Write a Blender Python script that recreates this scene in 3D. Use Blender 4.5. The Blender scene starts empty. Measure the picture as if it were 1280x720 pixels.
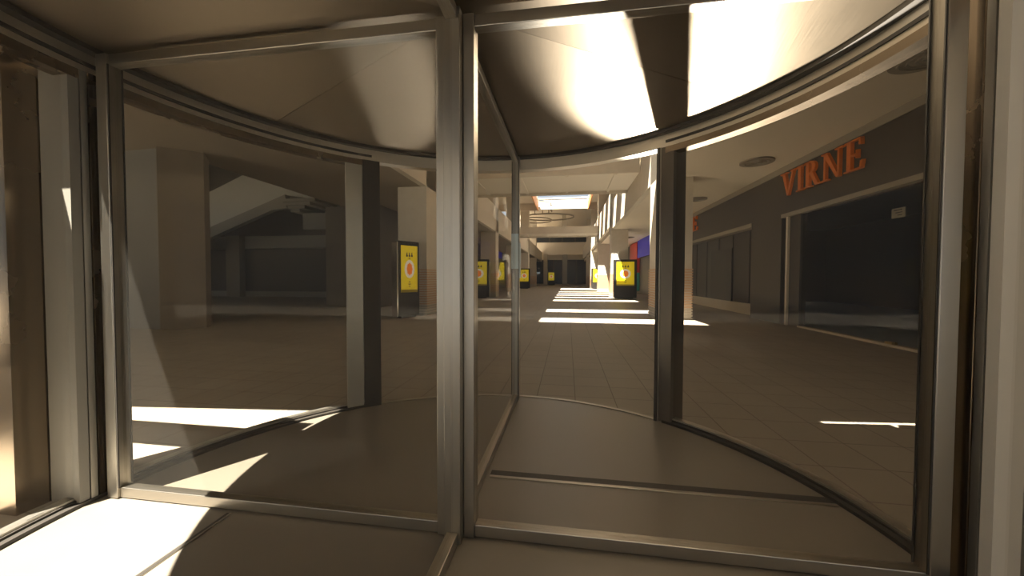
import bpy, bmesh, math, random
from mathutils import Vector, Matrix
random.seed(7)
PI = math.pi
scene = bpy.context.scene
COL = scene.collection
R = math.radians

# ------------------------------------------------------------------ camera
F_PX, YAW, PITCH, ROLL = 458.0, -0.1508, 0.0272, 0.0022
CAM = Vector((0.6717, -2.1827, 1.6))
fw = Vector((math.sin(YAW)*math.cos(PITCH), math.cos(YAW)*math.cos(PITCH), -math.sin(PITCH)))
rt = Vector((math.cos(YAW), -math.sin(YAW), 0))
up = rt.cross(fw)
r2 = rt*math.cos(ROLL) + up*math.sin(ROLL)
u2 = -rt*math.sin(ROLL) + up*math.cos(ROLL)
cd = bpy.data.cameras.new('camera')
cam = bpy.data.objects.new('camera', cd)
COL.objects.link(cam)
m = Matrix.Identity(4)
for i, v in enumerate((r2, u2, -fw)):
    for k in range(3):
        m[k][i] = v[k]
m.translation = CAM
cam.matrix_world = m
cd.sensor_width = 36.0
cd.sensor_fit = 'HORIZONTAL'
cd.lens = F_PX/1280.0*36.0
cd.clip_start = 0.02
cd.clip_end = 500
scene.camera = cam

# ------------------------------------------------------------------ materials
def new_mat(name):
    mt = bpy.data.materials.new(name)
    mt.use_nodes = True
    nt = mt.node_tree
    for n in list(nt.nodes):
        nt.nodes.remove(n)
    out = nt.nodes.new('ShaderNodeOutputMaterial')
    return mt, nt, out

def principled(name, color, rough=0.6, metal=0.0, var=0.0, scale=3.0, stretch=(1, 1, 1), spec=0.5, bump=0.0, rvar=0.0):
    mt, nt, out = new_mat(name)
    b = nt.nodes.new('ShaderNodeBsdfPrincipled')
    b.inputs['Base Color'].default_value = (*color, 1)
    b.inputs['Roughness'].default_value = rough
    b.inputs['Metallic'].default_value = metal
    b.inputs['Specular IOR Level'].default_value = spec
    nt.links.new(b.outputs[0], out.inputs[0])
    if var or bump or rvar:
        tc = nt.nodes.new('ShaderNodeTexCoord')
        mp = nt.nodes.new('ShaderNodeMapping')
        mp.inputs['Scale'].default_value = stretch
        nz = nt.nodes.new('ShaderNodeTexNoise')
        nz.inputs['Scale'].default_value = scale
        nz.inputs['Detail'].default_value = 6
        nt.links.new(tc.outputs['Object'], mp.inputs[0])
        nt.links.new(mp.outputs[0], nz.inputs['Vector'])
        if var:
            mx = nt.nodes.new('ShaderNodeMix'); mx.data_type = 'RGBA'
            mx.inputs[6].default_value = (*[c*(1-var) for c in color], 1)
            mx.inputs[7].default_value = (*[min(1, c*(1+var)) for c in color], 1)
            nt.links.new(nz.outputs['Fac'], mx.inputs[0])
            nt.links.new(mx.outputs[2], b.inputs['Base Color'])
        if rvar:
            mr = nt.nodes.new('ShaderNodeMapRange')
            mr.inputs['To Min'].default_value = max(0.02, rough-rvar)
            mr.inputs['To Max'].default_value = rough+rvar
            nt.links.new(nz.outputs['Fac'], mr.inputs[0])
            nt.links.new(mr.outputs[0], b.inputs['Roughness'])
        if bump:
            bp = nt.nodes.new('ShaderNodeBump')
            bp.inputs['Strength'].default_value = bump
            bp.inputs['Distance'].default_value = 0.02
            nt.links.new(nz.outputs['Fac'], bp.inputs['Height'])
            nt.links.new(bp.outputs[0], b.inputs['Normal'])
    return mt

def glass(name, tint=(0.93, 0.925, 0.91), film=0.02, refl=1.0):
    mt, nt, out = new_mat(name)
    tr = nt.nodes.new('ShaderNodeBsdfTransparent'); tr.inputs[0].default_value = (*tint, 1)
    df = nt.nodes.new('ShaderNodeBsdfDiffuse'); df.inputs[0].default_value = (0.75, 0.72, 0.66, 1)
    gl = nt.nodes.new('ShaderNodeBsdfGlossy'); gl.inputs['Roughness'].default_value = 0.02
    m1 = nt.nodes.new('ShaderNodeMixShader'); m1.inputs[0].default_value = film
    nt.links.new(tr.outputs[0], m1.inputs[1]); nt.links.new(df.outputs[0], m1.inputs[2])
    # Schlick reflectance on the facing angle (the same from both sides of the thin pane)
    lw = nt.nodes.new('ShaderNodeLayerWeight'); lw.inputs[0].default_value = 0.5
    pw = nt.nodes.new('ShaderNodeMath'); pw.operation = 'POWER'; pw.inputs[1].default_value = 5.0
    nt.links.new(lw.outputs['Facing'], pw.inputs[0])
    mu = nt.nodes.new('ShaderNodeMath'); mu.operation = 'MULTIPLY_ADD'
    mu.inputs[1].default_value = 0.9*refl; mu.inputs[2].default_value = 0.03*refl
    nt.links.new(pw.outputs[0], mu.inputs[0])
    m2 = nt.nodes.new('ShaderNodeMixShader')
    nt.links.new(mu.outputs[0], m2.inputs[0])
    nt.links.new(m1.outputs[0], m2.inputs[1]); nt.links.new(gl.outputs[0], m2.inputs[2])
    nt.links.new(m2.outputs[0], out.inputs[0])
    return mt

def tile_mat():
    mt, nt, out = new_mat('floor_tile')
    b = nt.nodes.new('ShaderNodeBsdfPrincipled')
    tc = nt.nodes.new('ShaderNodeTexCoord')
    mp = nt.nodes.new('ShaderNodeMapping')
    mp.inputs['Location'].default_value = (-0.27, -0.25, 0)
    br = nt.nodes.new('ShaderNodeTexBrick')
    br.offset = 0.0
    br.inputs['Scale'].default_value = 1.0
    br.inputs['Brick Width'].default_value = 0.51
    br.inputs['Row Height'].default_value = 0.51
    br.inputs['Mortar Size'].default_value = 0.005
    br.inputs['Mortar Smooth'].default_value = 0.1
    br.inputs['Color1'].default_value = (0.315, 0.277, 0.226, 1)
    br.inputs['Color2'].default_value = (0.298, 0.261, 0.212, 1)
    br.inputs['Mortar'].default_value = (0.125, 0.10, 0.075, 1)
    nt.links.new(tc.outputs['Object'], mp.inputs[0])
    nt.links.new(mp.outputs[0], br.inputs['Vector'])
    nz = nt.nodes.new('ShaderNodeTexNoise'); nz.inputs['Scale'].default_value = 0.9; nz.inputs['Detail'].default_value = 5
    nt.links.new(tc.outputs['Object'], nz.inputs['Vector'])
    mx = nt.nodes.new('ShaderNodeMix'); mx.data_type = 'RGBA'; mx.blend_type = 'MULTIPLY'
    mx.inputs[0].default_value = 0.25
    nt.links.new(br.outputs['Color'], mx.inputs[6]); nt.links.new(nz.outputs['Fac'], mx.inputs[7])
    nt.links.new(mx.outputs[2], b.inputs['Base Color'])
    b.inputs['Roughness'].default_value = 0.55
    b.inputs['Specular IOR Level'].default_value = 0.3
    nt.links.new(b.outputs[0], out.inputs[0])
    return mt

def brushed_ceiling():
    # brushed metal sheets: the grain (tangent) runs along each sheet's own UV direction
    mt, nt, out = new_mat('brushed_canopy_metal')
    b = nt.nodes.new('ShaderNodeBsdfPrincipled')
    b.inputs['Metallic'].default_value = 1.0
    b.inputs['Base Color'].default_value = (0.25, 0.21, 0.16, 1)
    tg = nt.nodes.new('ShaderNodeTangent'); tg.direction_type = 'UV_MAP'; tg.uv_map = 'grain'
    uv = nt.nodes.new('ShaderNodeUVMap'); uv.uv_map = 'grain'
    mp = nt.nodes.new('ShaderNodeMapping'); mp.inputs['Scale'].default_value = (1.2, 60, 1)
    nz = nt.nodes.new('ShaderNodeTexNoise'); nz.inputs['Scale'].default_value = 2.0; nz.inputs['Detail'].default_value = 4
    nt.links.new(uv.outputs[0], mp.inputs[0]); nt.links.new(mp.outputs[0], nz.inputs['Vector'])
    n2 = nt.nodes.new('ShaderNodeTexNoise'); n2.inputs['Scale'].default_value = 1.1; n2.inputs['Detail'].default_value = 5
    nt.links.new(uv.outputs[0], n2.inputs['Vector'])
    ad = nt.nodes.new('ShaderNodeMath'); ad.operation = 'ADD'
    nt.links.new(nz.outputs['Fac'], ad.inputs[0]); nt.links.new(n2.outputs['Fac'], ad.inputs[1])
    mr = nt.nodes.new('ShaderNodeMapRange')
    mr.inputs['From Max'].default_value = 2.0
    mr.inputs['To Min'].default_value = 0.34; mr.inputs['To Max'].default_value = 0.58
    nt.links.new(ad.outputs[0], mr.inputs[0]); nt.links.new(mr.outputs[0], b.inputs['Roughness'])
    b.inputs['Anisotropic'].default_value = 0.65
    nt.links.new(tg.outputs[0], b.inputs['Tangent'])
    nt.links.new(b.outputs[0], out.inputs[0])
    return mt

def emission(name, color, strength, extra=None):
    mt, nt, out = new_mat(name)
    b = nt.nodes.new('ShaderNodeBsdfPrincipled')
    b.inputs['Base Color'].default_value = (*color, 1)
    b.inputs['Roughness'].default_value = 0.25
    b.inputs['Emission Color'].default_value = (*color, 1)
    b.inputs['Emission Strength'].default_value = strength
    nt.links.new(b.outputs[0], out.inputs[0])
    return mt

M = {}
M['tile'] = tile_mat()
M['metal'] = principled('satin_frame_metal', (0.38, 0.355, 0.31), 0.36, 1.0, rvar=0.08, scale=4, stretch=(30, 30, 0.6))
M['bronze'] = principled('bronze_metal', (0.34, 0.275, 0.205), 0.26, 1.0, rvar=0.10, scale=1.5, stretch=(1, 1, 1))
M['shaft_metal'] = principled('pale_frame_metal', (0.52, 0.50, 0.45), 0.42, 1.0, rvar=0.08, scale=4, stretch=(30, 30, 0.6))
M['dark_metal'] = principled('dark_frame_metal', (0.16, 0.145, 0.125), 0.30, 0.9, rvar=0.06, scale=3)
M['soffit_dark'] = principled('soffit_plaster_darkened', (0.27, 0.225, 0.17), 0.8, 0.0, var=0.05, scale=1.0)  # soffit plaster darkened: the dimmer left side is put into the colour
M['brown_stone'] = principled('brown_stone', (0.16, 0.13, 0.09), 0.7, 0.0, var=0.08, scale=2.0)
M['dim_grey'] = principled('grey_cladding_darkened', (0.20, 0.19, 0.165), 0.7)  # darker copy of the grey cladding: shade on the left put into colour
M['stair_white'] = principled('stair_panel', (0.40, 0.39, 0.35), 0.7)
M['dim_trim'] = principled('dim_trim', (0.30, 0.26, 0.20), 0.7)
M['grey_wall'] = principled('grey_cladding_lightened', (0.56, 0.53, 0.47), 0.5, 0.0, var=0.04, scale=2)  # lighter copy of the grey cladding: brightness on the right put into colour
M['header_metal'] = principled('header_metal', (0.74, 0.69, 0.60), 0.42, 1.0, rvar=0.06, scale=2)
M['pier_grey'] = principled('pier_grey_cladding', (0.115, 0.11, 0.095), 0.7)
M['black'] = principled('black_rubber', (0.028, 0.024, 0.02), 0.6)
M['grey_panel'] = principled('grey_cladding', (0.34, 0.325, 0.285), 0.55, 0.0, var=0.05, scale=2)
M['canopy'] = brushed_ceiling()
M['drum_floor'] = principled('polished_drum_floor', (0.165, 0.148, 0.125), 0.34, 0.0, var=0.10, scale=1.2, rvar=0.06, spec=0.55)
M['pale_stone'] = principled('pale_stone', (0.42, 0.38, 0.32), 0.4, 0.0, var=0.12, scale=1.6, stretch=(1, 2.5, 1))
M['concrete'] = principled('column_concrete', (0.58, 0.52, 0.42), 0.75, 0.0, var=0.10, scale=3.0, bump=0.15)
M['plaster'] = principled('soffit_plaster', (0.68, 0.60, 0.475), 0.8, 0.0, var=0.05, scale=1.0)
M['pale'] = principled('pale_panel', (0.74, 0.68, 0.57), 0.7, 0.0, var=0.04, scale=2.0)
M['cool_pale'] = principled('cool_pale_panel', (0.62, 0.61, 0.56), 0.7)
M['dark_panel'] = principled('shopfront_panel', (0.052, 0.042, 0.032), 0.5, 0.0, var=0.08, scale=1.5)
M['dark_wall'] = principled('dark_wall', (0.055, 0.048, 0.038), 0.6, 0.0, var=0.1, scale=1.0)
M['shop_wall'] = principled('shop_wall', (0.07, 0.062, 0.055), 0.7)
M['shop_floor'] = principled('shop_floor', (0.36, 0.44, 0.52), 0.5)
M['shop_ceiling'] = principled('shop_ceiling', (0.45, 0.50, 0.56), 0.8)
M['orange'] = principled('orange_letter', (0.74, 0.18, 0.012), 0.5)
M['orange_trim'] = principled('orange_timber', (0.60, 0.24, 0.06), 0.6, 0.0, var=0.15, scale=2)
M['slat'] = principled('timber_slat', (0.54, 0.35, 0.21), 0.6, 0.0, var=0.15, scale=2)
M['base_slat'] = principled('stone_slat', (0.42, 0.38, 0.31), 0.7)
M['glass'] = glass('wing_glass', (0.925, 0.92, 0.905), 0.010, 0.12)
M['drum_glass'] = glass('drum_glass', (0.94, 0.93, 0.91), 0.002, 0.12)
M['shop_glass'] = glass('shop_glass', (0.85, 0.86, 0.86), 0.003, 0.2)
M['kiosk'] = principled('kiosk_black', (0.022, 0.020, 0.017), 0.35, 0.0)
M['chrome'] = principled('chrome_trim', (0.75, 0.72, 0.66), 0.2, 1.0)
M['screen'] = emission('yellow_poster', (0.80, 0.62, 0.015), 0.22)
M['poster_white'] = emission('poster_white', (0.80, 0.72, 0.55), 0.22)
M['poster_orange'] = emission('poster_orange', (0.85, 0.22, 0.03), 0.25)
M['poster_ink'] = principled('poster_ink', (0.06, 0.045, 0.01), 0.6)
M['poster_band'] = principled('poster_band', (0.42, 0.32, 0.01), 0.5)
M['blue'] = principled('blue_sign', (0.015, 0.012, 0.80), 0.4)
M['red'] = principled('red_sign', (0.62, 0.05, 0.03), 0.5)
M['teal'] = principled('teal_sign', (0.06, 0.40, 0.33), 0.5)
M['plate'] = principled('blue_grey_plate', (0.55, 0.66, 0.72), 0.4, 0.0)
M['window_dark'] = principled('dark_window', (0.03, 0.038, 0.045), 0.2, 0.0)
M['vent'] = principled('vent_metal', (0.26, 0.225, 0.175), 0.6, 0.2)
M['brass'] = principled('brass_handle', (0.62, 0.50, 0.28), 0.3, 1.0)
M['paper'] = principled('cream_notice', (0.50, 0.43, 0.30), 0.7)

# ------------------------------------------------------------------ mesh helpers
class MB:
    def __init__(s):
        s.bm = bmesh.new()
    def box(s, x0, x1, y0, y1, z0, z1, bevel=0.0, rot=None):
        r = bmesh.ops.create_cube(s.bm, size=1.0)
        vs = r['verts']
        for v in vs:
            v.co = Vector(((x0+x1)/2+v.co.x*(x1-x0), (y0+y1)/2+v.co.y*(y1-y0), (z0+z1)/2+v.co.z*(z1-z0)))
        if bevel:
            es = list({e for v in vs for e in v.link_edges})
            bmesh.ops.bevel(s.bm, geom=es, offset=bevel, segments=2, affect='EDGES', profile=0.5)
        return s
    def prism(s, pts, z0, z1):
        # vertical extrusion of a plan polygon
        n = len(pts)
        a = sum(pts[i][0]*pts[(i+1) % n][1]-pts[(i+1) % n][0]*pts[i][1] for i in range(n))
        if a < 0:
            pts = pts[::-1]
        lo = [s.bm.verts.new((p[0], p[1], z0)) for p in pts]
        hi = [s.bm.verts.new((p[0], p[1], z1)) for p in pts]
        s.bm.faces.new(lo[::-1]); s.bm.faces.new(hi)
        for i in range(n):
            j = (i+1) % n
            s.bm.faces.new((lo[i], lo[j], hi[j], hi[i]))
        return s
    def poly3(s, pts, off):
        # a planar 3D polygon given thickness along the vector off
        off = Vector(off)
        a = [s.bm.verts.new(p) for p in pts]
        b = [s.bm.verts.new(Vector(p)+off) for p in pts]
        n = len(pts)
        s.bm.faces.new(a); s.bm.faces.new(b[::-1])
        for i in range(n):
            j = (i+1) % n
            s.bm.faces.new((a[j], a[i], b[i], b[j]))
        return s
    def arc(s, ri, ro, a0, a1, z0, z1, seg=48):
        # annular sector, angles in degrees measured from +Y towards +X
        full = abs(a1-a0) >= 359.9
        n = seg if full else seg+1
        ring = []
        for i in range(n):
            t = R(a0+(a1-a0)*i/seg)
            sx, cy = math.sin(t), math.cos(t)
            ring.append([s.bm.verts.new((sx*r, cy*r, z)) for r, z in ((ri, z0), (ro, z0), (ro, z1), (ri, z1))])
        for i in range(seg):
            a, b = ring[i], ring[(i+1) % n]
            for k in range(4):
                l = (k+1) % 4
                s.bm.faces.new((a[k], b[k], b[l], a[l]))
        if not full:
            s.bm.faces.new(ring[0][::-1]); s.bm.faces.new(ring[-1])
        return s
    def cyl(s, x, y, z0, z1, r, seg=32, r2=None):
        r2 = r if r2 is None else r2
        lo = [s.bm.verts.new((x+r*math.cos(2*PI*i/seg), y+r*math.sin(2*PI*i/seg), z0)) for i in range(seg)]
        hi = [s.bm.verts.new((x+r2*math.cos(2*PI*i/seg), y+r2*math.sin(2*PI*i/seg), z1)) for i in range(seg)]
        s.bm.faces.new(lo[::-1]); s.bm.faces.new(hi)
        for i in range(seg):
            j = (i+1) % seg
            s.bm.faces.new((lo[i], lo[j], hi[j], hi[i]))
        return s
    def tube(s, pts, r, seg=8, closed=False):
        pts = [Vector(p) for p in pts]
        n = len(pts); rings = []
        for i, p in enumerate(pts):
            if closed:
                d = (pts[(i+1) % n]-pts[i-1]).normalized()
            else:
                d = (pts[min(i+1, n-1)]-pts[max(i-1, 0)]).normalized()
            ref = Vector((0, 0, 1)) if abs(d.z) < 0.9 else Vector((1, 0, 0))
            a = d.cross(ref).normalized(); b = d.cross(a)
            rings.append([s.bm.verts.new(p+a*r*math.cos(2*PI*k/seg)+b*r*math.sin(2*PI*k/seg)) for k in range(seg)])
        for i in range(n if closed else n-1):
            A, B = rings[i], rings[(i+1) % n]
            for k in range(seg):
                l = (k+1) % seg
                s.bm.faces.new((A[k], A[l], B[l], B[k]))
        if not closed:
            s.bm.faces.new(rings[0]); s.bm.faces.new(rings[-1][::-1])
        return s
    def ellipse(s, cx, cz, rx, rz, y0, y1, seg=28, petals=0, amp=0.0):
        # an upright disc facing -Y
        ring = []
        for i in range(seg):
            t = 2*PI*i/seg
            k = 1+amp*math.cos(petals*t)
            ring.append((cx+rx*k*math.cos(t), cz+rz*k*math.sin(t)))
        a = [s.bm.verts.new((x, y0, z)) for x, z in ring]
        b = [s.bm.verts.new((x, y1, z)) for x, z in ring]
        s.bm.faces.new(a); s.bm.faces.new(b[::-1])
        for i in range(seg):
            j = (i+1) % seg
            s.bm.faces.new((a[j], a[i], b[i], b[j]))
        return s
    def rotz(s, ang, c=(0, 0, 0)):
        bmesh.ops.rotate(s.bm, verts=s.bm.verts, cent=c, matrix=Matrix.Rotation(ang, 3, 'Z'))
        return s
    def build(s, name, mat, parent=None, smooth=False):
        bmesh.ops.recalc_face_normals(s.bm, faces=s.bm.faces)
        me = bpy.data.meshes.new(name)
        s.bm.to_mesh(me); s.bm.free()
        me.materials.append(M[mat])
        if smooth:
            for p in me.polygons:
                p.use_smooth = True
            try:
                me.set_sharp_from_angle(angle=R(35))
            except Exception:
                pass
        o = bpy.data.objects.new(name, me)
        COL.objects.link(o)
        if parent is not None:
            o.parent = parent
            o.location = -parent.location if parent.parent is None and parent.type == 'EMPTY' and not parent.get('local') else (0, 0, 0)
        return o

def tag(o, label=None, cat=None, group=None, kind=None):
    if label: o['label'] = label
    if cat: o['category'] = cat
    if group: o['group'] = group
    if kind: o['kind'] = kind
    return o

def thing(name, label, cat, loc=(0, 0, 0), rz=0.0, group=None, local=True):
    """an Empty at the thing's base; local=True: its parts are modelled round (0,0,0)"""
    o = bpy.data.objects.new(name, None)
    COL.objects.link(o)
    o.location = loc; o.rotation_euler = (0, 0, rz)
    o.empty_display_size = 0.2
    if local: o['local'] = 1
    return tag(o, label, cat, group)

def dup(root, loc, rz=None, label=None):
    r = root.copy(); COL.objects.link(r); r.location = loc
    if rz is not None: r.rotation_euler = (0, 0, rz)
    if label: r['label'] = label
    for ch in list(root.children):
        c = ch.copy(); COL.objects.link(c); c.parent = r
        for g in list(ch.children):
            d = g.copy(); COL.objects.link(d); d.parent = c
    return r

def struct(mb, name, mat, smooth=False):
    return tag(mb.build(name, mat, smooth=smooth), kind='structure')

# ================================================================== SHELL
SOFF = 5.5
# soffit front edge runs slightly askew over the entrance
def soff_edge(x):
    return -0.03 + 0.1*x - 0.03
EX = (-42.0, 18.0)
b = MB()
b.prism([(-42, -0.42), (-2.72, -0.42), (-2.72, 0.42), (2.72, 0.42), (2.72, -0.42), (18.5, -0.42), (18.5, 86), (-42, 86)], -0.3, 0.0)
struct(b, 'floor', 'tile')
b = MB().box(-42, 30, -16, -0.42, -0.3, -0.004)
struct(b, 'floor_outside', 'pale_stone')

# soffit of the lower storey: pieces round the atrium well (x -5.3..4.1, y 7..)
b = MB()
b.prism([(-5.3, soff_edge(-5.3)), (4.1, soff_edge(4.1)), (4.1, 6.74), (-5.3, 6.74)], SOFF, SOFF+0.45)
b.prism([(4.1, soff_edge(4.1)), (9.5, soff_edge(9.5)), (9.5, 84), (4.36, 84), (4.36, 7.0), (4.1, 7.0)], SOFF, SOFF+0.45)
struct(b, 'ceiling', 'plaster')
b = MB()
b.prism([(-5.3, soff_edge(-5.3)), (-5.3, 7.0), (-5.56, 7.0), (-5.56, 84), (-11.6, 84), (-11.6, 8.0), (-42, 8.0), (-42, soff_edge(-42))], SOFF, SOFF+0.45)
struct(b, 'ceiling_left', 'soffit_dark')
# upper roof with its long skylight
RZ = 12.5
b = MB()
b.box(-12, -3.6, 1.3, 52, RZ, RZ+0.5).box(3.45, 12, 1.3, 52, RZ, RZ+0.5).box(-3.6, 3.45, 1.3, 6.0, RZ, RZ+0.5)
struct(b, 'ceiling_roof', 'plaster')
for k in range(9):
    y = 7.6+4.2*k
    ob = MB().box(-3.9, 3.8, y, y+2.6, RZ+0.05, RZ+0.17).build('roof_beam', 'plaster')
    tag(ob, kind='structure')
for y in (46.3, 49.0):
    tag(MB().box(-3.9, 3.8, y, y+0.45, RZ+0.02, RZ+0.2).build('roof_beam', 'plaster'), kind='structure')
tag(MB().box(-12, -3.62, 51.7, 52.0, 11.5, RZ).box(3.47, 12, 51.7, 52.0, 11.5, RZ).build('trim_12', 'plaster'), kind='structure')
for sx, xa, xb in ((-1, -3.72, -3.6), (1, 3.45, 3.57)):
    ob = MB().box(xa, xb, 6.0, 51.7, RZ-1.1, RZ+0.02).build('trim_1' if sx < 0 else 'trim_2', 'orange_trim')
    tag(ob, kind='structure')
# upper storey outer walls and gallery fascias
struct(MB().box(9.6, 10.0, 1.3, 84, SOFF+0.45, RZ), 'wall_right_upper', 'plaster')
struct(MB().box(-12.0, -11.6, 16, 84, SOFF+0.45, RZ), 'wall_left_upper', 'plaster')
struct(MB().box(-12, 10.0, 1.3, 1.6, SOFF+0.45, RZ), 'wall_front_upper', 'plaster')
struct(MB().box(4.1, 4.35, 7.0, 28.4, SOFF, 7.6), 'trim_3', 'concrete')
struct(MB().box(4.1, 4.35, 28.4, 84, 5.9, 8.6), 'trim_4', 'concrete')
struct(MB().box(-5.55, -5.3, 7.0, 84, SOFF, 7.6), 'trim_5', 'concrete')
struct(MB().box(-5.3, 4.1, 6.75, 7.0, SOFF, 6.6), 'trim_6', 'concrete')

# end of the mall
struct(MB().box(-12, 12, 85.6, 86.0, 0, 20), 'wall_back', 'plaster')
b = MB().box(-12, 12, 84.0, 84.6, 7.15, 9.9).box(-12, 12, 83.7, 84.0, 7.0, 7.25)
struct(b, 'trim_7', 'pale')
struct(MB().box(-12, 12, 84.5, 85.6, 5.9, 7.15), 'ceiling_far', 'plaster')
def window(n, x0, x1, z0, z1, y, nx):
    w = MB().box(x0, x1, y, y+0.12, z0, z1).build('window_%d' % n, 'window_dark')
    tag(w, kind='structure')
    f = MB()
    for i in range(nx+1):
        x = x0+(x1-x0)*i/nx
        f.box(x-0.12, x+0.12, y-0.1, y+0.14, z0, z1)
    f.build('mullion', 'dark_wall', w)
    return w
window(1, -6.6, 5.3, 9.9, 11.6, 84.4, 4)
window(2, -8.0, 8.0, 0.25, 5.9, 85.3, 6)
struct(MB().box(-12, 12, 84.0, 84.5, 11.6, 16.0), 'wall_back_upper', 'plaster')
# vault over the far court: a shallow curved ceiling
b = MB()
prof = []
for i in range(17):
    t = i/16
    prof.append((52+32.4*t, 11.7+1.2*math.sin(PI*t)+1.9*t))
vs0 = [b.bm.verts.new((-8.6, y, z)) for y, z in prof]; vs1 = [b.bm.verts.new((12, y, z)) for y, z in prof]
vt0 = [b.bm.verts.new((-8.6, y, z+0.4)) for y, z in prof]; vt1 = [b.bm.verts.new((12, y, z+0.4)) for y, z in prof]
for i in range(16):
    b.bm.faces.new((vs0[i], vs0[i+1], vs1[i+1], vs1[i])); b.bm.faces.new((vt0[i], vt1[i], vt1[i+1], vt0[i+1]))
    b.bm.faces.new((vs0[i], vt0[i], vt0[i+1], vs0[i+1])); b.bm.faces.new((vs1[i], vs1[i+1], vt1[i+1], vt1[i]))
b.bm.faces.new((vs0[0], vs1[0], vt1[0], vt0[0])); b.bm.faces.new((vs0[-1], vt0[-1], vt1[-1], vs1[-1]))
struct(b, 'ceiling_vault', 'plaster', smooth=True)

# ------------------------------------------------------------------ left court
struct(MB().box(-42, -12.5, 25.2, 25.6, 0.45, 4.0), 'wall_left_court', 'dark_wall')
struct(MB().box(-42, -12.5, 25.05, 25.6, 0.0, 0.45), 'baseboard_left_court', 'dim_grey')
struct(MB().box(-42, -12.5, 24.6, 25.6, 4.0, 5.0), 'trim_8', 'dim_grey')
struct(MB().box(-42, -12.5, 25.2, 25.6, 5.0, 13.0), 'wall_left_court_upper', 'dark_wall')
struct(MB().box(-42.3, -42, -1, 26, 0, 13), 'wall_left', 'dark_wall')
b = MB().box(-42, -11.6, 7.5, 25.6, 12.6, 13.0)
for k in range(9):
    b.box(-42, -11.6, 9+1.8*k, 9.5+1.8*k, 12.0, 12.6)
struct(b, 'ceiling_left_court', 'grey_panel')
struct(MB().box(-42, -11.6, 7.7, 8.0, SOFF+0.45, 12.6), 'wall_left_court_front', 'plaster')
struct(MB().box(-12.0, -11.6, 8.0, 16.0, SOFF+0.45, 12.6), 'wall_left_court_side', 'plaster')

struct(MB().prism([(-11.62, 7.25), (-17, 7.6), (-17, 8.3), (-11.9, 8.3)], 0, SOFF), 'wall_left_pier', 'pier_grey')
# staircase climbing behind the left columns
st = thing('staircase', 'white-sided staircase rising behind the left columns', 'stairs', (-22, 20, 0), local=False)
MB().poly3([(-38, 20, 2.0), (-31, 20, 4.75), (-15.5, 20, 10.9), (-15.5, 20, 6.75), (-18.05, 20, 7.15), (-31, 20, 2.55), (-38, 20, 0.05)], (0, 0.25, 0)).build('side_panel', 'stair_white', st)
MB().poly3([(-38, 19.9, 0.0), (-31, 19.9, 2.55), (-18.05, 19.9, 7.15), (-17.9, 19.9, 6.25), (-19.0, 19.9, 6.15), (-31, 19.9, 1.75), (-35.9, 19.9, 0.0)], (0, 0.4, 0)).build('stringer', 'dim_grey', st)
for k in range(4):
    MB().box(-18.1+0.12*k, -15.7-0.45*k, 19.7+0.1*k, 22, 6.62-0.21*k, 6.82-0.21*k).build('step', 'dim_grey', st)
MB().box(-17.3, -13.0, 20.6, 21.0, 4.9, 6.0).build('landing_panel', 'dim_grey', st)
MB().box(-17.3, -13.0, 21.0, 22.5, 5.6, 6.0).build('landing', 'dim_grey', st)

# ------------------------------------------------------------------ columns
def column(name, label, loc, w, d, h, mat, clad=True, rz=0.0, group=None):
    c = thing(name, label, 'column', loc, rz, group)
    MB().box(0, w, 0, d, 0, h, 0.012).build('shaft', mat, c)
    if clad:
        s = MB()
        z = 0.46
        while z < 2.02:
            s.box(-0.03, w+0.03, -0.03, d+0.03, z, z+0.055)
            z += 0.104
        s.build('slat_cladding', 'slat', c)
        s = MB()
        for k in range(4):
            s.box(-0.035, w+0.035, -0.035, d+0.035, 0.02+0.11*k, 0.085+0.11*k)
        s.build('base_cladding', 'base_slat', c)
    return c
GR, GL = 'concrete columns along the right of the mall', 'concrete columns along the left of the mall'
c0 = column('column', 'concrete column with timber slats just beyond the dark door post on the right', (4.1, 12.8, 0), 1.3, 1.3, RZ, 'concrete', group=GR)
ord_r = ['concrete column behind the large bright yellow kiosk on the right',
         'concrete column third along the right side, lit white at its foot',
         'concrete column fourth along the right side, far down the mall',
         'concrete column last along the right side before the end wall']
ys = [28.0, 40.8, 54.0, 67.4]
for y, l in zip(ys, ord_r):
    dup(c0, (4.1, y, 0), label=l)
ord_l = ['concrete column behind the left kiosk seen through the glass wing',
         'concrete column second along the left side, behind a dimmed yellow kiosk',
         'concrete column third along the left side, beside the central glass wing edge',
         'concrete column fourth along the left side, far down the mall',
         'concrete column last along the left side before the end wall']
for y, l in zip([12.8]+ys, ord_l):
    o = dup(c0, (-6.6, y, 0), label=l); o['group'] = GL
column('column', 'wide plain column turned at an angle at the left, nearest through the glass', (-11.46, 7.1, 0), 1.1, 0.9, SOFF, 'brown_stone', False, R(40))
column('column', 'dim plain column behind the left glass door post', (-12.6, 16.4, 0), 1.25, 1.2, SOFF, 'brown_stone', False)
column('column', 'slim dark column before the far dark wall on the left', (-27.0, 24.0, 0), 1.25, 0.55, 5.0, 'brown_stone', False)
column('column', 'pale slim column at the end wall left of the farthest kiosk', (-4.9, 83.0, 0), 0.9, 0.9, 7.2, 'concrete', False)
column('column', 'dark slim column at the end wall right of the farthest kiosk', (-0.55, 82.6, 0), 1.1, 0.9, 7.0, 'grey_panel', False)

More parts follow.
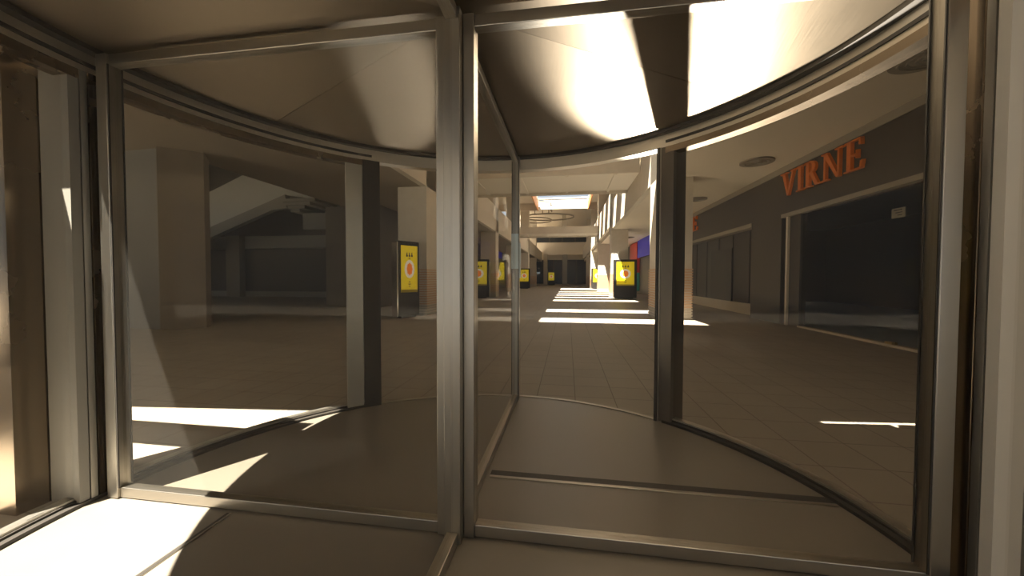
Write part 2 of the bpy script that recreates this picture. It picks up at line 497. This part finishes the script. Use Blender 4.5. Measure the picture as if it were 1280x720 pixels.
# ------------------------------------------------------------------ bridges
def bridge(label, y0, y1, z0, z1):
    t = thing('footbridge', label, 'footbridge', (0, y0, z0), local=False, group='footbridges across the mall')
    MB().box(-5.26, 4.06, y0, y1, z0, z0+0.3).build('deck', 'pale', t)
    MB().box(-5.26, 4.06, y0-0.12, y0, z0-0.02, z1).build('front_parapet', 'concrete', t)
    MB().box(-5.26, 4.06, y1, y1+0.12, z0-0.16, z1).build('back_parapet', 'concrete', t)
    for x in (-4.1, -1.75, 0.6, 2.95):
        MB().box(x-0.07, x+0.07, y0, y1, z0-0.07, z0).build('soffit_rib', 'pale', t)
    return t
bridge('near concrete footbridge with ribbed pale underside crossing under the skylight', 16.4, 20.0, 6.72, 7.5)
bridge('farther concrete footbridge crossing the mall before the end wall', 40.4, 42.9, 6.72, 7.5)

# ------------------------------------------------------------------ kiosks
def kiosk(label, loc, rz, w=1.72, group='yellow advertising kiosks'):
    k = thing('advertising_kiosk', label, 'kiosk', loc, rz, group)
    d, h = 0.36, 3.06
    MB().box(-w/2, w/2, 0, d, 0.08, h, 0.03).build('cabinet', 'kiosk', k)
    MB().box(-w*0.35, w*0.35, 0.04, d-0.04, 0, 0.085).build('plinth', 'kiosk', k)
    s = MB().box(-w*0.385, w*0.385, -0.018, 0.004, 1.02, 2.88).build('screen', 'screen', k)
    q = w/1.72
    MB().ellipse(0, 1.95, 0.40*q, 0.36, -0.026, -0.019).build('poster_disc', 'poster_white', s)
    MB().ellipse(0, 1.95, 0.22*q, 0.24, -0.033, -0.026, petals=8, amp=0.09).build('poster_flower', 'poster_orange', s)
    for i, x in enumerate((-0.2*q, 0.0, 0.2*q)):
        x0, x1 = x-0.07*q, x+0.07*q
        MB().poly3([(x0, -0.024, 2.44), (x1, -0.024, 2.44), (x1, -0.024, 2.50), (x+0.035*q, -0.024, 2.52), (x+0.04*q, -0.024, 2.58), (x, -0.024, 2.62), (x-0.04*q, -0.024, 2.58), (x-0.035*q, -0.024, 2.52), (x0, -0.024, 2.50)], (0, 0.005, 0)).build('poster_glyph', 'poster_ink', s)
    for z, ww in ((2.36, 0.08), (1.42, 0.06), (1.33, 0.10), (1.24, 0.05)):
        MB().box(-ww*q, ww*q, -0.024, -0.019, z, z+0.035).build('poster_line', 'poster_ink', s)
    MB().box(-w*0.385, w*0.385, -0.022, -0.0185, 1.02, 1.13).build('poster_band', 'poster_band', s)
    MB().box(-w/2-0.05, -w/2-0.005, 0.02, d, 0.08, h-0.05).build('side_trim', 'chrome', k)
    return k
k0 = kiosk('large bright yellow kiosk on the right side of the mall', (5.10, 27.3, 0), 0)
def kdup(loc, rz, label):
    return dup(k0, loc, rz, label)
kiosk('narrow yellow kiosk with black case seen through the left glass wing', (-5.62, 11.75, 0), R(62), w=1.02)
kdup((-6.25, 25.9, 0), 0, 'dim yellow kiosk seen between the centre post and the thin wing edge')
kdup((-5.85, 53.0, 0), 0, 'small black-cased yellow kiosk just right of the thin wing edge')
kdup((5.0, 52.6, 0), 0, 'small bright yellow kiosk half hidden by the third column on the right')
kdup((-3.05, 82.2, 0), 0, 'smallest yellow kiosk standing at the end wall')

# ------------------------------------------------------------------ shopfronts on the right
SX = 8.1
sf = thing('shopfront', 'dark brown shopfront with wide glass front under orange lettering', 'shopfront', (SX, 9.5, 0), local=False)
b = MB()
b.box(SX, SX+0.35, 6.2, 14.15, 3.85, SOFF-0.22)
b.box(SX, SX+0.35, 12.05, 14.15, 0, 3.85)
b.box(SX, SX+0.35, 3.0, 6.2, 0, SOFF-0.22)
b.build('facade_panel', 'dark_panel', sf)
MB().box(SX-0.03, SX+0.35, 3.0, 14.14, SOFF-0.22, SOFF-0.006).build('top_trim', 'dim_trim', sf)
MB().box(SX-0.02, SX+0.3, 6.2, 12.05, 3.72, 3.85).build('lintel_trim', 'dim_trim', sf)
MB().box(SX+0.12, SX+0.3, 11.95, 12.05, 0, 3.72).build('jamb', 'black', sf)
MB().box(SX+0.02, SX+0.3, 11.72, 11.80, 0, 3.72).build('jamb_trim', 'plaster', sf)
MB().box(SX+0.1, SX+0.3, 11.15, 11.72, 0, 3.72).build('side_panel', 'dark_panel', sf)
MB().box(SX+0.06, SX+0.3, 6.2, 11.15, 0, 0.05).build('sill', 'plaster', sf)
g1 = MB().box(SX+0.16, SX+0.175, 7.75, 11.15, 0.05, 3.72).build('glass_pane', 'shop_glass', sf)
g2 = MB().box(SX+0.16, SX+0.175, 6.2, 7.735, 0.05, 3.72).build('glass_door', 'shop_glass', sf)
MB().tube([(SX+0.15, 6.73, 1.30), (SX+0.09, 6.73, 1.30), (SX+0.09, 6.73, 1.66), (SX+0.15, 6.73, 1.66)], 0.014).build('handle', 'brass', g2)
MB().box(SX+0.1, SX+0.22, 7.62, 7.82, 0.05, 0.11).build('pivot', 'brass', g2)
# shop interior
plan = [(SX+0.36, 3.0), (18.2, 3.0), (18.2, 26.0), (SX+0.95, 26.0), (SX+0.95, 14.4), (SX+0.36, 14.4)]
struct(MB().prism(plan, -0.02, 0.012), 'floor_shop', 'shop_floor')
struct(MB().prism(plan, 4.9, 5.1), 'ceiling_shop', 'shop_ceiling')
struct(MB().box(18.2, 18.4, 3.0, 26, 0.0, 5.1), 'wall_shop_right', 'shop_wall')
struct(MB().box(SX+0.95, 18.2, 26.0, 26.2, 0.0, 5.1), 'wall_shop_back', 'shop_wall')
struct(MB().box(SX+0.36, 18.2, 2.8, 3.0, 0.0, 5.1), 'wall_shop_front', 'shop_wall')
struct(MB().box(SX+0.85, SX+0.95, 14.4, 26.0, 0.0, 5.1), 'wall_shop_left', 'shop_wall')
nt_ = thing('notice_plate', 'small cream notice hanging high behind the shop glass', 'notice', (SX+0.35, 7.7, 3.02), local=False)
MB().box(SX+0.20, SX+0.225, 7.52, 7.86, 3.03, 3.26).build('board', 'paper', nt_)
b = MB()
for k in range(3):
    b.box(SX+0.195, SX+0.2, 7.58, 7.80-0.05*k, 3.20-0.06*k, 3.22-0.06*k)
b.build('printed_lines', 'dark_wall', nt_)

s2 = thing('shopfront', 'dark recessed shopfront beyond the brown shop, with a dark doorway', 'shopfront', (SX, 20, 0), local=False)
b = MB()
b.box(SX, SX+0.35, 14.15, 27.0, 3.85, SOFF-0.22).box(SX, SX+0.35, 25.0, 27.0, 0, 3.85)
b.build('facade_panel', 'dark_panel', s2)
MB().box(SX-0.03, SX+0.35, 14.16, 27.0, SOFF-0.22, SOFF-0.006).build('top_trim', 'dim_trim', s2)
MB().box(SX-0.03, SX+0.35, 14.15, 25.0, 3.70, 3.86).build('lintel_trim', 'dim_trim', s2)
MB().box(SX+0.62, SX+0.72, 14.15, 25.0, 0.0, 3.85).build('back_panel', 'shop_wall', s2)
for k in range(6):
    MB().box(SX+0.59, SX+0.63, 15.6+1.7*k, 15.66+1.7*k, 0.5, 3.7).build('panel_joint', 'black', s2)
MB().box(SX+0.50, SX+0.62, 14.15, 25.0, 0.0, 0.48).build('base_panel', 'concrete', s2)
MB().box(SX+0.54, SX+0.63, 17.3, 19.9, 0.48, 3.1).build('doorway', 'black', s2)
struct(MB().box(SX, SX+0.35, 27.0, 84, 0, SOFF), 'wall_right', 'dark_panel')
struct(MB().box(-9.6, -9.3, 16.0, 84, 0, SOFF), 'wall_left_mall', 'dark_panel')

# letters -----------------------------------------------------------
def letter_polys(ch):
    """polygons in a 1-high cell: thick and thin strokes with serifs; returns (polys, width)"""
    t, n, sh = 0.15, 0.065, 0.05
    if ch == 'I':
        return [[(0.10, 0), (0.25, 0), (0.25, 1), (0.10, 1)], [(0, 0), (0.35, 0), (0.35, sh), (0, sh)], [(0, 1-sh), (0.35, 1-sh), (0.35, 1), (0, 1)]], 0.35
    if ch == 'V':
        return [[(0.10, 1), (0.27, 1), (0.50, 0.0), (0.42, 0.0)], [(0.42, 0), (0.50, 0), (0.79, 1), (0.71, 1)],
                [(0, 1-sh), (0.38, 1-sh), (0.38, 1), (0, 1)], [(0.60, 1-sh), (0.88, 1-sh), (0.88, 1), (0.60, 1)]], 0.88
    if ch == 'N':
        return [[(0.12, 0), (0.19, 0), (0.19, 1), (0.12, 1)], [(0.70, 0), (0.77, 0), (0.77, 1), (0.70, 1)],
                [(0.06, 1), (0.24, 1), (0.77, 0.0), (0.66, 0.0)],
                [(0, 0), (0.31, 0), (0.31, sh), (0, sh)], [(0.58, 1-sh), (0.89, 1-sh), (0.89, 1), (0.58, 1)], [(0, 1-sh), (0.2, 1-sh), (0.2, 1), (0, 1)]], 0.89
    if ch == 'E':
        return [[(0.10, 0), (0.25, 0), (0.25, 1), (0.10, 1)], [(0, 0), (0.62, 0), (0.62, sh), (0, sh)], [(0, 1-sh), (0.60, 1-sh), (0.60, 1), (0, 1)],
                [(0.25, 0.475), (0.47, 0.475), (0.47, 0.535), (0.25, 0.535)], [(0.60, 1), (0.55, 1), (0.52, 0.78), (0.60, 0.76)],
                [(0.57, 0), (0.62, 0), (0.67, 0.26), (0.59, 0.24)], [(0.43, 0.37), (0.48, 0.37), (0.48, 0.64), (0.43, 0.64)]], 0.67
    if ch == 'R':
        bowl = []
        o = [(0.25+0.30*math.sin(PI*i/12), 0.745+0.255*math.cos(PI*i/12)) for i in range(13)]
        q = [(0.25+0.15*math.sin(PI*i/12), 0.745+0.195*math.cos(PI*i/12)) for i in range(13)]
        for i in range(12):
            bowl.append([o[i], o[i+1], q[i+1], q[i]])
        return [[(0.10, 0), (0.25, 0), (0.25, 1), (0.10, 1)], [(0, 0), (0.35, 0), (0.35, sh), (0, sh)], [(0, 1-sh), (0.3, 1-sh), (0.3, 1), (0, 1)],
                [(0.27, 0.53), (0.43, 0.53), (0.72, 0.0), (0.56, 0.0)], [(0.56, 0), (0.80, 0), (0.80, sh), (0.56, sh)]]+bowl, 0.76
def sign(word, label, x, y_left, y_right, z0, z1):
    """raised letters on a wall facing -X, reading from +Y to -Y"""
    t = thing('shop_sign', label, 'sign', (x, (y_left+y_right)/2, z0), local=False)
    items = [letter_polys(c) for c in word]
    gap = 0.07
    total = sum(w for _, w in items)+gap*(len(items)-1)
    k = (y_left-y_right)/total
    u = 0.0
    for (polys, w), ch in zip(items, word):
        mb = MB()
        for pl in polys:
            pts = [(x, y_left-(u+p[0])*k, z0+p[1]*(z1-z0)) for p in pl]
            mb.poly3(pts, (-0.09, 0, 0))
        mb.build('letter', 'orange', t)
        u += w+gap
    return t
sign('VIRNE', 'orange VIRNE lettering on the dark shop fascia', SX-0.002, 12.0, 8.38, 4.42, 5.22)
sign('E', 'orange letter half hidden behind the concrete column', SX-0.002, 21.4, 20.4, 4.4, 5.22)

p = thing('panel_sign', 'large plain blue sign panel on the right shop wall', 'sign', (7.9, 35, 3.7), local=False)
MB().box(7.86, 7.98, 31.5, 37.7, 3.72, 5.48).build('face', 'blue', p)
MB().box(7.98, SX, 31.7, 37.5, 3.9, 5.3).build('backing', 'dark_panel', p)
p = thing('panel_sign', 'red panel with teal lower strip beside the blue sign', 'sign', (7.8, 39, 0.3), local=False)
MB().box(7.80, SX, 37.75, 42.0, 2.2, 5.4).build('face', 'red', p)
MB().box(7.80, SX, 37.75, 39.0, 0.3, 2.2).build('lower_strip', 'teal', p)
p = thing('panel_sign', 'small blue sign on the left shop wall seen through the wing glass', 'sign', (-9.2, 50, 4.4), local=False)
MB().box(-9.22, -9.1, 47.5, 52.0, 4.5, 5.4).build('face', 'blue', p)
MB().box(-9.3, -9.22, 47.7, 51.8, 4.6, 5.3).build('backing', 'dark_panel', p)

# round ceiling vents
def vent(loc, label):
    t = thing('ceiling_vent', label, 'vent', loc, group='round vents in the right soffit')
    MB().cyl(0, 0, -0.05, 0.0, 0.50, 40).build('rim', 'vent', t, smooth=True)
    b = MB()
    for r_ in (0.14, 0.25, 0.36):
        b.tube([(r_*math.cos(2*PI*i/28), r_*math.sin(2*PI*i/28), -0.055) for i in range(28)], 0.022, 6, True)
    b.build('louvre_ring', 'vent', t, smooth=True)
    MB().cyl(0, 0, -0.075, -0.05, 0.06, 20).build('hub', 'vent', t)
    return t
v0 = vent((6.87, 5.35, SOFF), 'ribbed round ceiling vent beside the right door frame, nearest one')
dup(v0, (6.87, 11.2, SOFF), label='round ceiling vent above the orange letters')
dup(v0, (6.87, 17.05, SOFF), label='small round ceiling vent right of the concrete column top')
dup(v0, (6.4, 34.0, SOFF), label='far round ceiling vent above the blue sign')

# far court: ring canopy, rooftop rail
t = thing('ring_canopy', 'round dark ceiling ring with a hanging post in the far court', 'ceiling ring', (0, 62, 10), local=False)
MB().tube([(-2.6+4.2*math.cos(2*PI*i/48), 60+3.4*math.sin(2*PI*i/48), 11.85) for i in range(48)], 0.12, 8, True).build('outer_ring', 'vent', t, smooth=True)
MB().tube([(-4.6+2.6*math.cos(2*PI*i/48), 59+3.0*math.sin(2*PI*i/48), 11.2) for i in range(48)], 0.10, 8, True).build('inner_ring', 'vent', t, smooth=True)
MB().box(-0.35, 0.35, 63, 63.6, 10.3, 12.9).build('post', 'concrete', t)
t = thing('roof_rail', 'curved dark railing on the roof seen through the skylight', 'railing', (-4.4, 57, 12), local=False)
pr = [(-4.4+2.5*math.cos(R(-170+340*i/34)), 57+2.5*math.sin(R(-170+340*i/34))) for i in range(35)]
MB().tube([(x, y, 13.45) for x, y in pr], 0.09).build('top_rail', 'dark_metal', t, smooth=True)
for x, y in pr[::3]:
    MB().box(x-0.06, x+0.06, y-0.06, y+0.06, 12.2, 13.45).build('baluster', 'dark_metal', t)

# ------------------------------------------------------------------ entrance facade
b = MB()
b.prism([(-3.25, -0.3), (-2.965, -0.3), (-2.965, -0.12), (-2.83, -0.12), (-2.83, 0.2), (-3.25, 0.2)], 0, 3.05)
struct(b, 'wall_front_left', 'bronze')
b = MB().box(-2.955, -2.70, -0.135, -0.10, 0.0, 3.04)
struct(b, 'trim_9', 'dim_grey')
b = MB().box(-42, -2.86, -0.5, -0.2, 3.05, 3.5)
struct(b, 'trim_10', 'bronze')
struct(MB().box(-3.42, -3.06, -0.82, -0.5, 0.95, 3.5), 'sun_blocker', 'bronze')  # unseen box added to keep sun off the grey facade panel
b = MB()
e = soff_edge
b.prism([(2.86, -0.5), (2.86, 0.12), (2.9, e(2.9)-0.0), (18, e(18)), (18, -0.5)], 3.4, 5.4)
b.prism([(2.86, -0.5), (2.86, 0.02), (18, e(9.5)-0.1), (18, -0.5)], 0, 3.4)
struct(b, 'wall_front_right', 'grey_wall')
b = MB().prism([(-2.88, -0.5), (2.84, -0.5), (2.84, e(2.84)), (-2.88, e(-2.88))], 3.46, 5.4)
struct(b, 'wall_front_transom', 'grey_panel')

# added unseen shade slab behind the viewer, open left front to let sun in
b = MB().prism([(-16, -14), (16, -14), (16, -0.5), (-1.9, -0.5), (-1.9, -3.2), (-6.3, -3.2), (-6.3, -0.5), (-16, -0.5)], 5.0, 5.3)
struct(b, 'added_shade_roof', 'plaster')

# ================================================================== DRUM
ZC = 3.2
dr = thing('door_drum', 'round glazed drum of the revolving door with brushed metal canopy', 'door enclosure', (0, 0, 0))
# floor disc and mat joints
fl = MB().cyl(0, 0, -0.2, 0.004, 2.66, 96).build('floor_disc', 'drum_floor', dr)
def floor_trim(x0, x1, y0, y1, along_x=True):
    MB().box(x0, x1, y0, y1, 0.003, 0.007).build('floor_joint', 'black', dr)
    w = 0.03
    if along_x:
        MB().box(x0, x1, y0-w, y0, 0.003, 0.012, 0.003).build('floor_trim', 'metal', dr)
    else:
        MB().box(x1, x1+0.012, y0, y1, 0.003, 0.010).build('floor_trim', 'metal', dr)
floor_trim(0.06, 2.56, 0.68, 0.76)
floor_trim(-1.60, -1.575, -2.1, -0.06, False)
# threshold ring
MB().arc(2.665, 2.72, 0, 360, -0.02, 0.012, 120).build('threshold_ring', 'metal', dr, smooth=True)
for a0, a1, nm in ((40, 140, 'bottom_rail'), (-140, -40, 'bottom_rail')):
    MB().arc(2.655, 2.70, a0, a1, 0.0, 0.03, 48).build('bottom_rail', 'black', dr, smooth=True)
    MB().arc(2.700, 2.715, a0, a1, 0.012, 0.045, 48).build('rail_seal', 'black', dr, smooth=True)
    MB().arc(2.715, 2.79, a0, a1, 0.0, 0.06, 48).build('outer_rail', 'shaft_metal', dr, smooth=True)
# curved glass
for a0, a1 in ((40.5, 88.5), (-88.5, -40.5), (91.5, 139), (-139, -91.5)):
    MB().arc(2.722, 2.734, a0, a1, 0.06, 3.03, 28).build('curved_pane', 'drum_glass', dr, smooth=True)
# header ring: inner face, soffit groove, lower band
MB().arc(2.675, 2.80, 0, 360, 3.03, 3.42, 120).build('header_ring', 'header_metal', dr, smooth=True)
MB().arc(2.60, 2.676, 0, 360, 3.165, 3.20, 120).build('shadow_gap', 'black', dr, smooth=True)
for a0, a1 in ((40, 140), (-140, -40)):
    MB().arc(2.662, 2.675, a0, a1, 3.075, 3.10, 48).build('header_groove', 'black', dr, smooth=True)
    MB().arc(2.665, 2.79, a0, a1, 2.965, 3.03, 48).build('head_rail', 'bronze', dr, smooth=True)
# canopy: six brushed sectors, slightly folded along their seams, and a lid
def sector(a0, a1, grain, name):
    mb = MB(); bm = mb.bm
    n = 12
    uvl = bm.loops.layers.uv.new('grain')
    c = bm.verts.new((0, 0, ZC+0.004))
    rim = [bm.verts.new((2.62*math.sin(R(a0+(a1-a0)*i/n)), 2.62*math.cos(R(a0+(a1-a0)*i/n)), ZC)) for i in range(n+1)]
    ct = bm.verts.new((0, 0, ZC+0.05))
    rt_ = [bm.verts.new((v.co.x, v.co.y, ZC+0.05)) for v in rim]
    for i in range(n):
        bm.faces.new((c, rim[i], rim[i+1])); bm.faces.new((ct, rt_[i+1], rt_[i])); bm.faces.new((rim[i], rt_[i], rt_[i+1], rim[i+1]))
    bm.faces.new((c, ct, rt_[0], rim[0])); bm.faces.new((c, rim[-1], rt_[-1], ct))
    g = R(grain)
    for f in bm.faces:
        for l in f.loops:
            x, y = l.vert.co.x, l.vert.co.y
            l[uvl].uv = (x*math.cos(g)+y*math.sin(g), -x*math.sin(g)+y*math.cos(g))
    return mb.build(name, 'canopy', dr)
for i, gr in enumerate((98, 78, 120, 70, 105, 82)):
    sector(-2+60*i, 58+60*i-0.15, gr, 'canopy_panel')
MB().cyl(0, 0, ZC+0.06, 3.40, 2.66, 96).build('canopy_lid', 'dark_metal', dr)
# drum posts
def drum_post(ang, mat='dark_metal', w=0.10, d=0.16, ro=2.72):
    q = MB().box(-w/2, w/2, ro-0.055, ro-0.055+d, 0.0, 3.03, 0.004).rotz(-R(ang))
    po = q.build('door_post', mat, dr)
    MB().box(-w/2-0.012, -w/2+0.02 if ang > 0 else w/2+0.012, ro-0.075, ro-0.056, 0.0, 3.03).rotz(-R(ang)).build('post_seal', 'black', po)
    MB().box(-w/2+0.022, -w/2+0.036, ro-0.066, ro-0.05, 0.0, 3.03).rotz(-R(ang)).build('post_bead', 'metal', po)
    return po
for a in (40.2, -40.2, 139.8, -139.8):
    drum_post(a, 'dark_metal', 0.17, 0.30)
MB().arc(2.672, 2.70, -46.4, -42.4, 0.0, 3.03, 6).build('jamb_panel', 'shaft_metal', dr)
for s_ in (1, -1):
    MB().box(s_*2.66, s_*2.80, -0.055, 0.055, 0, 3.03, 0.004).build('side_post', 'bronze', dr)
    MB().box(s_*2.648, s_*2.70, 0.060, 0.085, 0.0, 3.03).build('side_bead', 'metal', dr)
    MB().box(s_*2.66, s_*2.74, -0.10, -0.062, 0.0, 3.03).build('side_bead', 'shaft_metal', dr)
    MB().box(s_*2.665, s_*2.78, -0.16, -0.105, 0.0, 3.03).build('side_bead', 'grey_wall' if s_ > 0 else 'dim_grey', dr)  # same bead both sides, lit right and shaded left by colour

# ================================================================== ROTOR
L, H, T = 2.60, 3.158, 0.05
rv = thing('revolving_door', 'four-winged revolving glass door in pale metal frames', 'revolving door', (0, 0, 0))
MB().box(-0.05, 0.05, -0.05, 0.05, 0.006, H, 0.008).build('centre_shaft', 'shaft_metal', rv)
def wing(ang, plate=False):
    rot = -R(ang)
    ri, sw, rw = 0.051, 0.088, 0.072
    iw = 0.066
    b = MB()
    b.box(-T, T, ri, ri+iw, 0.012, H, 0.004)
    b.box(-T, T, L-sw, L, 0.012, H, 0.004)
    b.box(-0.034, 0.034, ri+iw, L-sw, 0.012, 0.012+rw, 0.004)
    b.box(-0.034, 0.034, ri+iw, L-sw, H-rw, H, 0.004)
    w = b.rotz(rot).build('wing', 'metal', rv)
    MB().box(-0.006, 0.006, ri+iw-0.01, L-sw+0.01, rw, H-rw+0.01).rotz(rot).build('glass_pane', 'glass', w)
    g = MB()
    for s_ in (-1, 1):
        x = s_*(T-0.012)
        y0, y1, z0, z1 = ri+iw, L-sw, 0.012+rw, H-rw
        g.box(min(x, x+s_*0.008), max(x, x+s_*0.008), y1-0.008, y1, z0, z1)
    g.rotz(rot).build('glazing_gasket', 'black', w)
    MB().box(-0.008, 0.008, L, L+0.035, 0.012, H-0.01).rotz(rot).build('edge_brush', 'black', w)
    if plate:
        MB().box(-T, T-0.008, L-sw-0.014, L-sw, 1.72, 2.17).rotz(rot).build('lock_plate', 'plate', w)
        MB().box(T, T+0.012, L-sw-0.01, L+0.004, 1.60, 2.05).rotz(rot).build('edge_plate', 'plate', w)
    return w
wing(0, True); wing(90); wing(180); wing(-90)

# ================================================================== LIGHT
SUN = Vector((0.25, 0.40, -1.0)).normalized()
sd = bpy.data.lights.new('sun', 'SUN')
sd.energy = 42.0
sd.angle = R(0.4)
sd.color = (1.0, 0.94, 0.84)
so = bpy.data.objects.new('sun', sd); COL.objects.link(so)
so.rotation_euler = SUN.to_track_quat('-Z', 'Y').to_euler()
so.location = (-10, -16, 40)
w = bpy.data.worlds.new('sky'); scene.world = w
w.use_nodes = True
bg = w.node_tree.nodes['Background']
bg.inputs[0].default_value = (0.55, 0.64, 0.75, 1)
bg.inputs[1].default_value = 0.92

# added fill spot hidden beyond the right-hand door post, brightening the brushed canopy
ld = bpy.data.lights.new('canopy_fill_spot', 'SPOT')
ld.energy = 13000.0; ld.color = (1.0, 0.93, 0.82); ld.shadow_soft_size = 0.14
ld.spot_size = R(35); ld.spot_blend = 0.45
lo = bpy.data.objects.new('canopy_fill_spot', ld); COL.objects.link(lo)
lo.location = (2.38, 4.05, 0.16)
lo.rotation_euler = (Vector((1.78, 1.0, 3.2))-lo.location).to_track_quat('-Z', 'Y').to_euler()

scene.view_settings.view_transform = 'Standard'
scene.view_settings.look = 'None'
scene.view_settings.gamma = 1.0
scene.view_settings.use_curve_mapping = False
scene.view_settings.exposure = 0.38
cy = scene.cycles
cy.max_bounces = 10
cy.diffuse_bounces = 5
cy.glossy_bounces = 4
cy.transparent_max_bounces = 32
cy.sample_clamp_indirect = 6.0
cy.use_denoising = True
